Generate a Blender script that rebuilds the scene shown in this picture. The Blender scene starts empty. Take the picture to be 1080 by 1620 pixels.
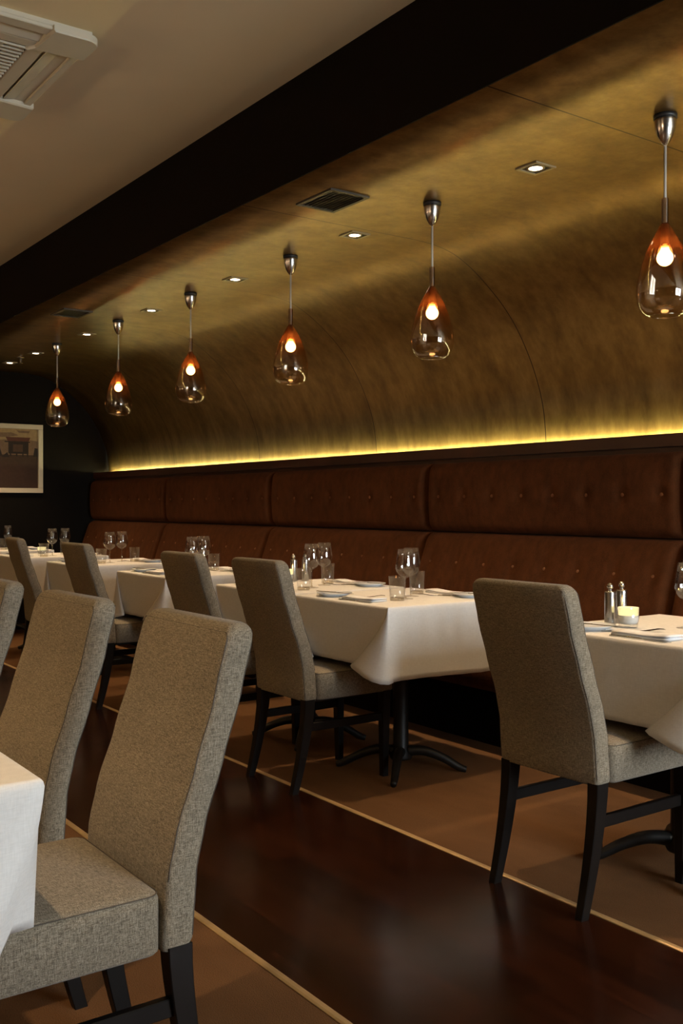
import bpy, bmesh, math, random
from mathutils import Vector, Matrix
random.seed(7)
PI = math.pi
H = 1.16                       # eye height
sc = bpy.context.scene
COL = sc.collection

# ------------------------------------------------------------------ helpers
def link(o, parent=None):
    COL.objects.link(o)
    if parent is not None:
        o.parent = parent
    return o

def obj(name, bm, mat, parent=None, smooth=True, loc=None):
    me = bpy.data.meshes.new(name)
    bmesh.ops.recalc_face_normals(bm, faces=bm.faces[:])
    bm.to_mesh(me); bm.free()
    mats = mat if isinstance(mat, (list, tuple)) else [mat]
    for m in mats:
        me.materials.append(m)
    if smooth:
        for p in me.polygons:
            p.use_smooth = True
    o = bpy.data.objects.new(name, me)
    if loc is not None:
        o.location = loc
    return link(o, parent)

def empty(name, loc=(0, 0, 0), rz=0.0):
    o = bpy.data.objects.new(name, None)
    o.empty_display_size = 0.05
    o.location = loc; o.rotation_euler = (0, 0, rz)
    return link(o)

def tag(o, label, cat, group=None, kind=None):
    o['label'] = label; o['category'] = cat
    if group: o['group'] = group
    if kind: o['kind'] = kind
    return o

def structure(o):
    o['kind'] = 'structure'
    return o

def dup(root, loc, rz=0.0, label=None, group=None):
    r = root.copy(); COL.objects.link(r)
    r.location = loc; r.rotation_euler = (0, 0, rz)
    if label: r['label'] = label
    if group: r['group'] = group
    for ch in list(root.children):
        c = ch.copy(); COL.objects.link(c); c.parent = r
        for g in list(ch.children):
            d = g.copy(); COL.objects.link(d); d.parent = c
    return r

def place(root, used, loc, rz, label, group):
    """first use moves the root itself, later uses copy it"""
    if not used:
        root.location = loc; root.rotation_euler = (0, 0, rz)
        root['label'] = label; root['group'] = group
        used.append(root); return root
    r = dup(root, loc, rz, label, group); used.append(r); return r

def add_box(bm, c, s, bev=0.0, seg=2, mi=0):
    r = bmesh.ops.create_cube(bm, size=1.0)
    vs = r['verts']
    for v in vs:
        v.co = Vector((v.co.x * s[0] + c[0], v.co.y * s[1] + c[1], v.co.z * s[2] + c[2]))
    fs = set()
    es = set()
    for v in vs:
        for f in v.link_faces: fs.add(f)
        for e in v.link_edges: es.add(e)
    for f in fs: f.material_index = mi
    if bev > 0:
        bmesh.ops.bevel(bm, geom=list(es), offset=bev, segments=seg, profile=0.5, affect='EDGES')
    return bm

def box(c, s, bev=0.0, seg=2):
    return add_box(bmesh.new(), c, s, bev, seg)

def rrect(hx, hy, r, n=4):
    r = min(r, hx * 0.999, hy * 0.999)
    pts = []
    for (sx, sy, a0) in ((1, 1, 0), (-1, 1, PI / 2), (-1, -1, PI), (1, -1, 1.5 * PI)):
        for k in range(n + 1):
            a = a0 + k / n * PI / 2
            pts.append((sx * (hx - r) + r * math.cos(a), sy * (hy - r) + r * math.sin(a)))
    return pts

def loft(rings, bm=None, caps=True, closed=False):
    """rings: lists of 3-D points with equal counts"""
    bm = bm or bmesh.new()
    V = [[bm.verts.new(p) for p in ring] for ring in rings]
    n = len(V[0])
    m = len(V)
    for j in range(m if closed else m - 1):
        a, b = V[j], V[(j + 1) % m]
        for i in range(n):
            k = (i + 1) % n
            bm.faces.new((a[i], a[k], b[k], b[i]))
    if caps and not closed:
        bm.faces.new(V[0][::-1]); bm.faces.new(V[-1])
    return bm

def zloft(levels, n=4, bm=None, caps=True):
    """levels: (z, cx, cy, hx, hy, r)"""
    return loft([[(cx + x, cy + y, z) for x, y in rrect(hx, hy, r, n)] for z, cx, cy, hx, hy, r in levels], bm, caps)

def lathe(prof, n=24, bm=None, cap0=True, cap1=True, c=(0, 0, 0)):
    bm = bm or bmesh.new()
    rings = []
    for r, z in prof:
        if r < 1e-6:
            rings.append([bm.verts.new((c[0], c[1], c[2] + z))])
        else:
            rings.append([bm.verts.new((c[0] + r * math.cos(2 * PI * i / n), c[1] + r * math.sin(2 * PI * i / n), c[2] + z)) for i in range(n)])
    for a, b in zip(rings, rings[1:]):
        for i in range(n):
            k = (i + 1) % n
            if len(a) == 1 and len(b) == 1: continue
            if len(a) == 1: bm.faces.new((a[0], b[k], b[i]))
            elif len(b) == 1: bm.faces.new((a[i], a[k], b[0]))
            else: bm.faces.new((a[i], a[k], b[k], b[i]))
    if cap0 and len(rings[0]) > 1: bm.faces.new(rings[0][::-1])
    if cap1 and len(rings[-1]) > 1: bm.faces.new(rings[-1])
    return bm

def tube(pts, r, n=8, bm=None, closed=False):
    P = [Vector(p) for p in pts]
    rings = []
    m = len(P)
    for i, p in enumerate(P):
        if closed: d = P[(i + 1) % m] - P[i - 1]
        else: d = P[min(i + 1, m - 1)] - P[max(i - 1, 0)]
        d.normalize()
        up = Vector((0, 0, 1)) if abs(d.z) < 0.95 else Vector((1, 0, 0))
        a = d.cross(up).normalized(); b = d.cross(a).normalized()
        rr = r[i] if isinstance(r, (list, tuple)) else r
        rings.append([tuple(p + a * rr * math.cos(2 * PI * k / n) + b * rr * math.sin(2 * PI * k / n)) for k in range(n)])
    return loft(rings, bm, True, closed)

def catmull(pts, n=6):
    P = [Vector(p) for p in pts]
    out = []
    for i in range(len(P) - 1):
        p0 = P[max(i - 1, 0)]; p1 = P[i]; p2 = P[i + 1]; p3 = P[min(i + 2, len(P) - 1)]
        for k in range(n):
            t = k / n
            out.append(0.5 * ((2 * p1) + (p2 - p0) * t + (2 * p0 - 5 * p1 + 4 * p2 - p3) * t * t + (3 * p1 - p0 - 3 * p2 + p3) * t ** 3))
    out.append(P[-1])
    return out

# ------------------------------------------------------------------ materials
def mat(name):
    m = bpy.data.materials.new(name); m.use_nodes = True
    nt = m.node_tree; nt.nodes.clear()
    out = nt.nodes.new('ShaderNodeOutputMaterial')
    return m, nt, out

def N(nt, t, **kw):
    n = nt.nodes.new(t)
    for k, v in kw.items():
        if k in n.inputs: n.inputs[k].default_value = v
        else: setattr(n, k, v)
    return n

def c4(c): return (c[0], c[1], c[2], 1.0)

def coords(nt, scale=(1, 1, 1), loc=(0, 0, 0), rot=(0, 0, 0)):
    tc = N(nt, 'ShaderNodeTexCoord'); mp = N(nt, 'ShaderNodeMapping')
    mp.inputs['Scale'].default_value = scale; mp.inputs['Location'].default_value = loc
    mp.inputs['Rotation'].default_value = rot
    nt.links.new(tc.outputs['Object'], mp.inputs['Vector'])
    return mp.outputs['Vector']

def noise(nt, scale, vec, detail=3.0, rough=0.55):
    n = N(nt, 'ShaderNodeTexNoise'); n.inputs['Scale'].default_value = scale
    n.inputs['Detail'].default_value = detail; n.inputs['Roughness'].default_value = rough
    nt.links.new(vec, n.inputs['Vector'])
    return n.outputs['Fac']

def ramp(nt, fac, stops):
    r = N(nt, 'ShaderNodeValToRGB')
    el = r.color_ramp.elements
    while len(el) < len(stops): el.new(0.5)
    for e, (p, c) in zip(el, stops):
        e.position = p; e.color = c4(c)
    nt.links.new(fac, r.inputs['Fac'])
    return r.outputs['Color']

def mixf(nt, a, b, f=0.5):
    m = N(nt, 'ShaderNodeMix', data_type='FLOAT')
    m.inputs[0].default_value = f
    nt.links.new(a, m.inputs[2]); nt.links.new(b, m.inputs[3])
    return m.outputs[0]

def mixc(nt, a, b, f, mode='MIX'):
    m = N(nt, 'ShaderNodeMix', data_type='RGBA', blend_type=mode)
    if isinstance(f, (int, float)): m.inputs[0].default_value = f
    else: nt.links.new(f, m.inputs[0])
    for s, v in ((6, a), (7, b)):
        if isinstance(v, tuple): m.inputs[s].default_value = c4(v)
        else: nt.links.new(v, m.inputs[s])
    return m.outputs[2]

def bsdf(nt, out, color=None, rough=0.5, metal=0.0, spec=0.5, bump=None, bstr=0.3, bdist=0.002, **kw):
    p = N(nt, 'ShaderNodeBsdfPrincipled')
    if color is not None:
        if isinstance(color, tuple): p.inputs['Base Color'].default_value = c4(color)
        else: nt.links.new(color, p.inputs['Base Color'])
    if isinstance(rough, (int, float)): p.inputs['Roughness'].default_value = rough
    else: nt.links.new(rough, p.inputs['Roughness'])
    p.inputs['Metallic'].default_value = metal
    p.inputs['Specular IOR Level'].default_value = spec
    for k, v in kw.items(): p.inputs[k].default_value = v
    if bump is not None:
        b = N(nt, 'ShaderNodeBump'); b.inputs['Strength'].default_value = bstr; b.inputs['Distance'].default_value = bdist
        nt.links.new(bump, b.inputs['Height']); nt.links.new(b.outputs['Normal'], p.inputs['Normal'])
    nt.links.new(p.outputs[0], out.inputs['Surface'])
    return p

def simple(name, color, rough=0.5, metal=0.0, spec=0.5, var=0.06, scale=8.0, bump=0.0, bscale=200.0):
    m, nt, out = mat(name)
    v = coords(nt)
    n = noise(nt, scale, v)
    lo = tuple(max(0.0, c * (1 - var)) for c in color); hi = tuple(min(1.0, c * (1 + var)) for c in color)
    col = ramp(nt, n, [(0.3, lo), (0.7, hi)])
    bp = noise(nt, bscale, v) if bump > 0 else None
    bsdf(nt, out, col, rough, metal, spec, bp, bump, 0.001)
    return m

def weave_mat(name, dark, mid, light):
    m, nt, out = mat(name)
    a = noise(nt, 1.0, coords(nt, (80, 640, 640)), 2.0, 0.6)
    b = noise(nt, 1.0, coords(nt, (640, 80, 640)), 2.0, 0.6)
    c = noise(nt, 1.0, coords(nt, (640, 640, 80)), 2.0, 0.6)
    w = mixf(nt, mixf(nt, a, b, 0.5), c, 0.34)
    col = ramp(nt, w, [(0.40, dark), (0.5, mid), (0.60, light)])
    big = noise(nt, 5.0, coords(nt), 2.0)
    tint = ramp(nt, big, [(0.3, (0.9, 0.9, 0.9)), (0.7, (1.05, 1.03, 1.0))])
    col = mixc(nt, col, tint, 1.0, 'MULTIPLY')
    bsdf(nt, out, col, 0.92, 0, 0.15, w, 0.5, 0.0015, **{'Sheen Weight': 0.1, 'Sheen Roughness': 0.5})
    return m

def glass_mat(name, tint=(0.96, 0.97, 0.97), refl=(1, 1, 1), rough=0.02, gradient=None, base=0.04):
    """thin walled glass: tinted see-through plus fresnel gloss"""
    m, nt, out = mat(name)
    tr = N(nt, 'ShaderNodeBsdfTransparent'); gl = N(nt, 'ShaderNodeBsdfGlossy')
    gl.inputs['Roughness'].default_value = rough; gl.inputs['Color'].default_value = c4(refl)
    if gradient:
        tc = N(nt, 'ShaderNodeTexCoord'); sx = N(nt, 'ShaderNodeSeparateXYZ')
        nt.links.new(tc.outputs['Object'], sx.inputs[0])
        mr = N(nt, 'ShaderNodeMapRange'); mr.inputs['From Min'].default_value = gradient[0]; mr.inputs['From Max'].default_value = gradient[1]
        nt.links.new(sx.outputs['Z'], mr.inputs['Value'])
        nt.links.new(ramp(nt, mr.outputs[0], gradient[2]), tr.inputs['Color'])
    else:
        tr.inputs['Color'].default_value = c4(tint)
    lw = N(nt, 'ShaderNodeLayerWeight'); lw.inputs['Blend'].default_value = 0.35
    mr2 = N(nt, 'ShaderNodeMapRange'); mr2.inputs['To Min'].default_value = base; mr2.inputs['To Max'].default_value = 0.5
    pw = N(nt, 'ShaderNodeMath', operation='POWER'); pw.inputs[1].default_value = 2.0
    nt.links.new(lw.outputs['Facing'], pw.inputs[0]); nt.links.new(pw.outputs[0], mr2.inputs['Value'])
    mx = N(nt, 'ShaderNodeMixShader')
    body = tr.outputs[0]
    if gradient:
        tl = N(nt, 'ShaderNodeBsdfTranslucent'); tl.inputs['Color'].default_value = (0.30, 0.095, 0.028, 1)
        df = N(nt, 'ShaderNodeBsdfDiffuse'); df.inputs['Color'].default_value = (0.16, 0.05, 0.018, 1)
        td = N(nt, 'ShaderNodeMixShader'); td.inputs['Fac'].default_value = 0.4
        nt.links.new(tl.outputs[0], td.inputs[1]); nt.links.new(df.outputs[0], td.inputs[2])
        fz = ramp(nt, mr.outputs[0], [(0.35, (0, 0, 0)), (0.69, (0.10,) * 3), (0.705, (0.30,) * 3), (1.0, (0.40,) * 3)])
        mm = N(nt, 'ShaderNodeMixShader'); nt.links.new(fz, mm.inputs['Fac'])
        nt.links.new(tr.outputs[0], mm.inputs[1]); nt.links.new(td.outputs[0], mm.inputs[2]); body = mm.outputs[0]
    nt.links.new(mr2.outputs[0], mx.inputs['Fac']); nt.links.new(body, mx.inputs[1]); nt.links.new(gl.outputs[0], mx.inputs[2])
    nt.links.new(mx.outputs[0], out.inputs['Surface'])
    return m

def emit_mat(name, color, strength):
    m, nt, out = mat(name)
    e = N(nt, 'ShaderNodeEmission'); e.inputs['Color'].default_value = c4(color); e.inputs['Strength'].default_value = strength
    nt.links.new(e.outputs[0], out.inputs['Surface'])
    return m

M = {}
M['fabric'] = weave_mat('grey_linen_weave', (0.105, 0.085, 0.06), (0.222, 0.188, 0.138), (0.36, 0.313, 0.238))
M['seam'] = simple('seam_thread', (0.10, 0.085, 0.07), 0.9, spec=0.1)
M['leg'] = simple('black_stained_wood', (0.006, 0.0042, 0.0033), 0.45, spec=0.25, var=0.3)
M['iron'] = simple('black_cast_iron', (0.008, 0.007, 0.006), 0.45, spec=0.4, var=0.2)
M['table'] = simple('table_board', (0.05, 0.03, 0.02), 0.6)
def cloth_mat():
    m, nt, out = mat('white_table_linen')
    w = mixf(nt, noise(nt, 1.0, coords(nt, (500, 500, 60)), 1.0), noise(nt, 1.0, coords(nt, (60, 60, 500)), 1.0))
    col = ramp(nt, w, [(0.3, (0.74, 0.72, 0.69)), (0.7, (0.84, 0.82, 0.79))])
    wr = noise(nt, 9.0, coords(nt), 2.0)
    bsdf(nt, out, col, 0.85, 0, 0.2, wr, 0.25, 0.01)
    return m
M['cloth'] = cloth_mat()
def velvet_mat():
    m, nt, out = mat('rust_brown_velour')
    a = noise(nt, 260.0, coords(nt), 2.0)
    b = noise(nt, 1.0, coords(nt, (26, 20, 14)), 4.0)
    w = mixf(nt, a, b, 0.5)
    col = ramp(nt, w, [(0.3, (0.050, 0.0165, 0.0055)), (0.7, (0.115, 0.040, 0.0135))])
    bsdf(nt, out, col, 0.9, 0, 0.12, a, 0.4, 0.002, **{'Sheen Weight': 0.06, 'Sheen Roughness': 0.4, 'Sheen Tint': (0.9, 0.4, 0.2, 1)})
    return m
M['velvet'] = velvet_mat()
M['button'] = simple('highlit_button_velour', (0.24, 0.10, 0.042), 0.5, spec=0.4)  # same velour, lightened to paint in the highlights on the buttons
M['darkwood'] = simple('dark_red_timber', (0.045, 0.014, 0.007), 0.45, var=0.25, scale=3)
M['black'] = simple('dark_brown_paint', (0.0045, 0.0026, 0.0014), 0.8, spec=0.08, var=0.1)
M['ceiling'] = simple('beige_ceiling_paint', (0.74, 0.615, 0.385), 0.9, spec=0.15, var=0.02, scale=2)
M['wall'] = simple('dark_wall_paint', (0.006, 0.0045, 0.003), 0.8, spec=0.10, var=0.1, scale=2)
M['wallback'] = simple('brown_wall_paint', (0.12, 0.085, 0.052), 0.8, spec=0.2)
M['steel'] = simple('brushed_steel', (0.62, 0.6, 0.57), 0.24, 1.0)
M['darksteel'] = simple('satin_steel', (0.42, 0.39, 0.36), 0.3, 1.0)
M['blackcap'] = simple('black_rubber', (0.01, 0.01, 0.01), 0.5)
M['cord'] = simple('grey_cord', (0.42, 0.39, 0.33), 0.45)
M['plate'] = simple('glazed_white_china', (0.80, 0.82, 0.84), 0.12, spec=0.6, var=0.02)
M['napkin'] = simple('white_napkin_linen', (0.86, 0.86, 0.87), 0.9, spec=0.15, var=0.03)
M['cutlery'] = simple('polished_cutlery', (0.60, 0.57, 0.52), 0.16, 1.0)
M['wax'] = simple('white_frosted_glass', (0.78, 0.76, 0.72), 0.5, var=0.02)
M['glow'] = emit_mat('candle_glow', (1.0, 0.82, 0.38), 1.5)
M['acwhite'] = simple('off_white_plastic', (0.52, 0.48, 0.38), 0.45, var=0.02)
M['acdark'] = simple('dark_slot', (0.035, 0.018, 0.01), 0.7)
M['ventdark'] = simple('dark_vent_metal', (0.035, 0.026, 0.015), 0.55)
M['dlframe'] = simple('downlight_frame', (0.36, 0.30, 0.19), 0.4, 0.4)
M['gold'] = simple('brass_strip', (0.62, 0.42, 0.20), 0.4, 0.4, var=0.15, scale=12)
M['frame'] = simple('cream_frame', (0.66, 0.56, 0.37), 0.5, var=0.03)
M['glass'] = glass_mat('drinking_glass', (0.985, 0.985, 0.98), base=0.085)
M['glassbase'] = glass_mat('thick_glass_base', (0.90, 0.86, 0.76), base=0.16)
M['pane'] = glass_mat('window_glass', (0.97, 0.98, 0.98), base=0.03)
M['shade'] = glass_mat('amber_to_clear_glass', refl=(1.0, 0.95, 0.9), rough=0.015, base=0.09,
    gradient=(0.0, 0.30, [(0.0, (0.86, 0.82, 0.76)), (0.55, (0.84, 0.74, 0.62)), (0.69, (0.80, 0.62, 0.45)), (0.705, (0.60, 0.27, 0.10)), (1.0, (0.30, 0.09, 0.035))]))
M['necktube'] = glass_mat('brown_glass', (0.50, 0.34, 0.22), base=0.10)
M['bulb'] = emit_mat('warm_bulb', (1.0, 0.50, 0.16), 22.0)
M['lamp'] = emit_mat('downlight_lamp', (1.0, 0.78, 0.52), 22.0)
M['led'] = emit_mat('cove_light', (1.0, 0.93, 0.44), 140.0)

def vault_mat():
    m, nt, out = mat('gold_vault_paint')
    streak = noise(nt, 1.0, coords(nt, (7, 5, 1.1)), 5.0, 0.62)
    fine = noise(nt, 16.0, coords(nt, (1, 1, 0.5)), 5.0, 0.65)
    w = mixf(nt, streak, fine, 0.4)
    col = ramp(nt, w, [(0.30, (0.13, 0.078, 0.025)), (0.5, (0.245, 0.155, 0.051)), (0.70, (0.38, 0.25, 0.088))])
    # joints between the sheets
    tc = N(nt, 'ShaderNodeTexCoord'); sx = N(nt, 'ShaderNodeSeparateXYZ'); nt.links.new(tc.outputs['Object'], sx.inputs[0])
    ad = N(nt, 'ShaderNodeMath', operation='ADD'); ad.inputs[1].default_value = 2.22 + 1.487 * 20
    nt.links.new(sx.outputs['X'], ad.inputs[0])
    md = N(nt, 'ShaderNodeMath', operation='MODULO'); md.inputs[1].default_value = 1.487
    nt.links.new(ad.outputs[0], md.inputs[0])
    lt = N(nt, 'ShaderNodeMath', operation='LESS_THAN'); lt.inputs[1].default_value = 0.006
    nt.links.new(md.outputs[0], lt.inputs[0])
    col = mixc(nt, col, (0.05, 0.03, 0.012), lt.outputs[0])
    bsdf(nt, out, col, 0.37, 0.88, 0.5, fine, 0.10, 0.004)
    return m
M['vault'] = vault_mat()

def wood_mat():
    m, nt, out = mat('dark_polished_boards')
    br = N(nt, 'ShaderNodeTexBrick')
    br.inputs['Scale'].default_value = 1.0
    br.inputs['Brick Width'].default_value = 1.1; br.inputs['Row Height'].default_value = 0.085
    br.inputs['Mortar Size'].default_value = 0.0012; br.inputs['Color1'].default_value = (0.034, 0.0092, 0.003, 1)
    br.inputs['Color2'].default_value = (0.017, 0.0048, 0.0017, 1); br.inputs['Mortar'].default_value = (0.012, 0.004, 0.002, 1)
    nt.links.new(coords(nt), br.inputs['Vector'])
    g = noise(nt, 1.0, coords(nt, (3, 60, 1)), 4.0)
    gr = ramp(nt, g, [(0.3, (0.65, 0.6, 0.6)), (0.7, (1.25, 1.2, 1.2))])
    col = mixc(nt, br.outputs['Color'], gr, 1.0, 'MULTIPLY')
    r = noise(nt, 5.0, coords(nt), 3.0)
    mr = N(nt, 'ShaderNodeMapRange'); mr.inputs['To Min'].default_value = 0.13; mr.inputs['To Max'].default_value = 0.27
    nt.links.new(r, mr.inputs['Value'])
    bsdf(nt, out, col, mr.outputs[0], 0, 0.5, g, 0.05, 0.001)
    return m
M['wood'] = wood_mat()

def carpet_mat():
    m, nt, out = mat('brown_carpet_pile')
    a = noise(nt, 330.0, coords(nt), 2.0); b = noise(nt, 3.0, coords(nt, (1, 2, 1)), 3.0)
    w = mixf(nt, a, b, 0.4)
    col = ramp(nt, w, [(0.3, (0.115, 0.056, 0.025)), (0.7, (0.215, 0.110, 0.050))])
    bsdf(nt, out, col, 0.97, 0, 0.05, a, 0.6, 0.004)
    return m
M['carpet'] = carpet_mat()

# ------------------------------------------------------------------ the setting
XF, XN = -9.67, 3.0            # far wall, window wall
YL, YV = -3.2, 4.01            # wall across the room, foot of the vault
YB = 2.13                      # fascia of the lowered ceiling
ZV, ZC = 2.436, 2.832          # lowered ceiling, main ceiling
Y1, Y2 = 1.30, 2.221           # carpet edges

structure(obj('floor', box(((XF + XN) / 2, (Y1 + Y2) / 2, -0.02), (XN - XF, Y2 - Y1, 0.04)), M['wood'], smooth=False))
tag(obj('carpet', box(((XF + XN) / 2, (Y2 + YV) / 2 + 0.006, -0.02), (XN - XF, YV - Y2 - 0.012, 0.04)), M['carpet'], smooth=False),
    'brown carpet under the banquette tables beyond the dark boards', 'carpet', kind='structure')
tag(obj('carpet', box(((XF + XN) / 2, (YL + Y1) / 2 - 0.006, -0.02), (XN - XF, Y1 - YL - 0.012, 0.04)), M['carpet'], smooth=False),
    'brown carpet under the nearest pair of grey chairs', 'carpet', kind='structure')
for k, y in ((1, Y1 - 0.002), (2, Y2 + 0.002)):
    bm = bmesh.new()
    loft([[(x, y - 0.012, -0.01), (x, y - 0.011, 0.002), (x, y - 0.005, 0.0045), (x, y + 0.005, 0.0045), (x, y + 0.011, 0.002), (x, y + 0.012, -0.01)] for x in (XF, XN)], bm)
    structure(obj('trim_%d' % k, bm, M['gold'], smooth=False))

structure(obj('ceiling', box(((XF + XN) / 2, (YL + YB) / 2 + 0.05, ZC + 0.05), (XN - XF, YB - YL + 0.1, 0.1)), M['ceiling'], smooth=False))
structure(obj('ceiling_beam', box(((XF + XN) / 2, YB + 0.003, (ZV + ZC) / 2 - 0.0005), (XN - XF, 0.006, ZC - ZV + 0.001)), M['black'], smooth=False))
# vaulted lower ceiling: flat, then curving down to the ledge
prof = [(YB + 0.0062, ZV), (2.5, ZV), (2.8, ZV)] + [(p.x, p.y) for p in catmull([(3.05, ZV, 0), (3.14, 2.4345, 0), (3.235, 2.427, 0), (3.345, 2.402, 0), (3.45, 2.354, 0), (3.56, 2.283, 0), (3.68, 2.188, 0),
    (3.785, 2.075, 0), (3.875, 1.938, 0), (3.94, 1.805, 0), (3.978, 1.69, 0), (3.996, 1.58, 0), (4.002, 1.50, 0), (4.003, 1.44, 0)], 5)]
bm = bmesh.new()
xs = [XF + (XN - XF) * i / 40 for i in range(41)]
G = [[bm.verts.new((x, y, z)) for (y, z) in prof] for x in xs]
for a, b in zip(G, G[1:]):
    for i in range(len(prof) - 1):
        bm.faces.new((a[i], b[i], b[i + 1], a[i + 1]))
o = structure(obj('ceiling_vault', bm, M['vault']))
sm = o.modifiers.new('thickness', 'SOLIDIFY'); sm.thickness = 0.05; sm.offset = 1.0
structure(obj('wall_far', box((XF - 0.05, (YL + YV) / 2, 1.45), (0.1, YV - YL + 0.6, 2.95)), M['wall'], smooth=False))
structure(obj('wall_left', box(((XF + XN) / 2, YL - 0.05, 1.45), (XN - XF + 0.2, 0.1, 2.95)), M['wallback'], smooth=False))
structure(obj('wall_back', box(((XF + XN) / 2, YV + 0.16, 1.45), (XN - XF + 0.2, 0.1, 2.95)), M['wall'], smooth=False))
# window wall behind the camera
wins = [(1.75, 2.7), (2.85, 3.8)]
WZ0, WZ1 = 0.6, 2.38
bm = bmesh.new()
XW = XN + 0.06
def wbox(y0, y1, z0, z1): add_box(bm, (XW, (y0 + y1) / 2, (z0 + z1) / 2), (0.12, y1 - y0, z1 - z0))
wbox(YL - 0.1, YV + 0.2, -0.05, WZ0); wbox(YL - 0.1, YV + 0.2, WZ1, 2.93)
edges = [YL - 0.1] + [v for w in wins for v in w] + [YV + 0.2]
for i in range(0, len(edges), 2): wbox(edges[i], edges[i + 1], WZ0, WZ1)
structure(obj('wall_near', bm, M['wallback'], smooth=False))
for k, (y0, y1) in enumerate(wins):
    bm = bmesh.new()
    t = 0.05
    add_box(bm, (XW, (y0 + y1) / 2, WZ0 + t / 2), (0.08, y1 - y0, t)); add_box(bm, (XW, (y0 + y1) / 2, WZ1 - t / 2), (0.08, y1 - y0, t))
    for y in (y0 + t / 2, (y0 + y1) / 2, y1 - t / 2): add_box(bm, (XW, y, (WZ0 + WZ1) / 2), (0.08, t, WZ1 - WZ0))
    add_box(bm, (XW, (y0 + y1) / 2, 1.85), (0.06, y1 - y0, 0.03))
    w = structure(obj('window_%d' % (k + 1), bm, M['leg'], smooth=False))
    obj('pane', box((XW, (y0 + y1) / 2, (WZ0 + WZ1) / 2), (0.006, y1 - y0 - 0.02, WZ1 - WZ0 - 0.02)), M['pane'], w, smooth=False)
    ld = bpy.data.lights.new('daylight', 'AREA'); ld.shape = 'RECTANGLE'; ld.size = WZ1 - WZ0; ld.size_y = y1 - y0
    ld.cycles.is_portal = True
    lo = link(bpy.data.objects.new('daylight_opening', ld)); lo.location = (XN + 0.14, (y0 + y1) / 2, (WZ0 + WZ1) / 2); lo.rotation_euler = (0, PI / 2, 0)
    lo['kind'] = 'helper'

# ledge above the banquette with the concealed cove light
bm = bmesh.new()
add_box(bm, ((XF + XN) / 2, 3.915, 1.432), (XN - XF, 0.13, 0.02)); add_box(bm, ((XF + XN) / 2, 3.845, 1.452), (XN - XF, 0.022, 0.06), 0.003)
structure(obj('trim_3', bm, M['darkwood'], smooth=False))
structure(obj('trim_4', box(((XF + XN) / 2, 3.866, 1.2), (XN - XF, 0.02, 0.46)), M['darkwood'], smooth=False))
cl = empty('cove_light', ((XF + XN) / 2, 3.938, 1.44)); tag(cl, 'yellow glowing light strip concealed on the ledge above the banquette', 'light')
L_ = XN - XF - 0.06
obj('light_strip', box((0, 0, 0.026), (L_, 0.006, 0.026)), M['led'], cl, smooth=False)
bm = bmesh.new(); add_box(bm, (0, 0, 0.041), (L_, 0.012, 0.004)); add_box(bm, (0, -0.0055, 0.0175), (L_, 0.004, 0.031)); add_box(bm, (0, 0, 0.008), (L_, 0.014, 0.010))  # opaque cap and plates added unseen, shaping how the strip lights the vault
obj('added_light_baffle', bm, M['black'], cl, smooth=False)

# ------------------------------------------------------------------ banquette
bq = empty('banquette', (0, 3.6, 0))
tag(bq, 'long rust brown buttoned banquette running along the gold vaulted wall', 'banquette')
SX = [(-8.303 + 1.495 * i) * H for i in range(7)]
def axis(a, b, r, n):
    """positions from a to b, denser near both ends"""
    e = [0, 0.04, 0.12, 0.25, 0.42, 0.65, 1.0]
    L = [a + r * t for t in e]
    mid = [a + r + (b - a - 2 * r) * i / n for i in range(1, n)]
    return L + mid + [b - r * t for t in reversed(e)]
def back_panel(x0, x1, z0, z1, yfun, T, buttons, zb, r=0.05, nx=76, nz=14):
    bm = bmesh.new()
    X = axis(x0 + 0.003, x1 - 0.003, r, nx); Z = axis(z0, z1, r, nz)
    def prof(d): 
        d = max(0.0, min(1.0, d / r)); return math.sqrt(max(0.0, 1 - (1 - d) ** 2))
    F = []; B = []
    for x in X:
        row = []; rb = []
        for z in Z:
            e = min(prof(x - X[0]), prof(X[-1] - x)) * min(prof(z - Z[0]), prof(Z[-1] - z))
            t = T * (0.25 + 0.75 * e) + 0.018 * e * math.sin(PI * (z - z0) / (z1 - z0))
            for b in buttons:
                dx = x - b; dz = z - zb
                t -= 0.016 * math.exp(-(dx * dx + dz * dz) / (2 * 0.020 ** 2)) * e
                t -= 0.0025 * math.exp(-dx * dx / (2 * 0.02 ** 2)) * math.exp(-abs(dz) / 0.12) * e
            row.append(bm.verts.new((x, yfun(z) - t - 3.6, z))); rb.append(bm.verts.new((x, yfun(z) - 3.6, z)))
        F.append(row); B.append(rb)
    for i in range(len(X) - 1):
        for j in range(len(Z) - 1):
            bm.faces.new((F[i][j], F[i + 1][j], F[i + 1][j + 1], F[i][j + 1]))
            bm.faces.new((B[i][j], B[i][j + 1], B[i + 1][j + 1], B[i + 1][j]))
    for j in range(len(Z) - 1):
        bm.faces.new((F[0][j], F[0][j + 1], B[0][j + 1], B[0][j])); bm.faces.new((F[-1][j + 1], F[-1][j], B[-1][j], B[-1][j + 1]))
    for i in range(len(X) - 1):
        bm.faces.new((F[i + 1][0], F[i][0], B[i][0], B[i + 1][0])); bm.faces.new((F[i][-1], F[i + 1][-1], B[i + 1][-1], B[i][-1]))
    p = obj('back_panel', bm, M['velvet'], bq)
    return p
btn_me = None
def add_button(p, x, y, z):
    global btn_me
    if btn_me is None:
        bm = bmesh.new(); bmesh.ops.create_uvsphere(bm, u_segments=12, v_segments=8, radius=0.0105)
        for v in bm.verts: v.co.y *= 0.55
        o = obj('button', bm, M['button'], p); btn_me = o.data
    else:
        o = link(bpy.data.objects.new('button', btn_me), p)
    o.location = (x, y - 3.6, z)
ZM, ZT, ZS = 1.003, 1.398, 0.44
TU, TL = 0.075, 0.085
def y_up(z): return 3.858
def y_lo(z): return 3.856 - (ZM - z) * 0.30
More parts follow.
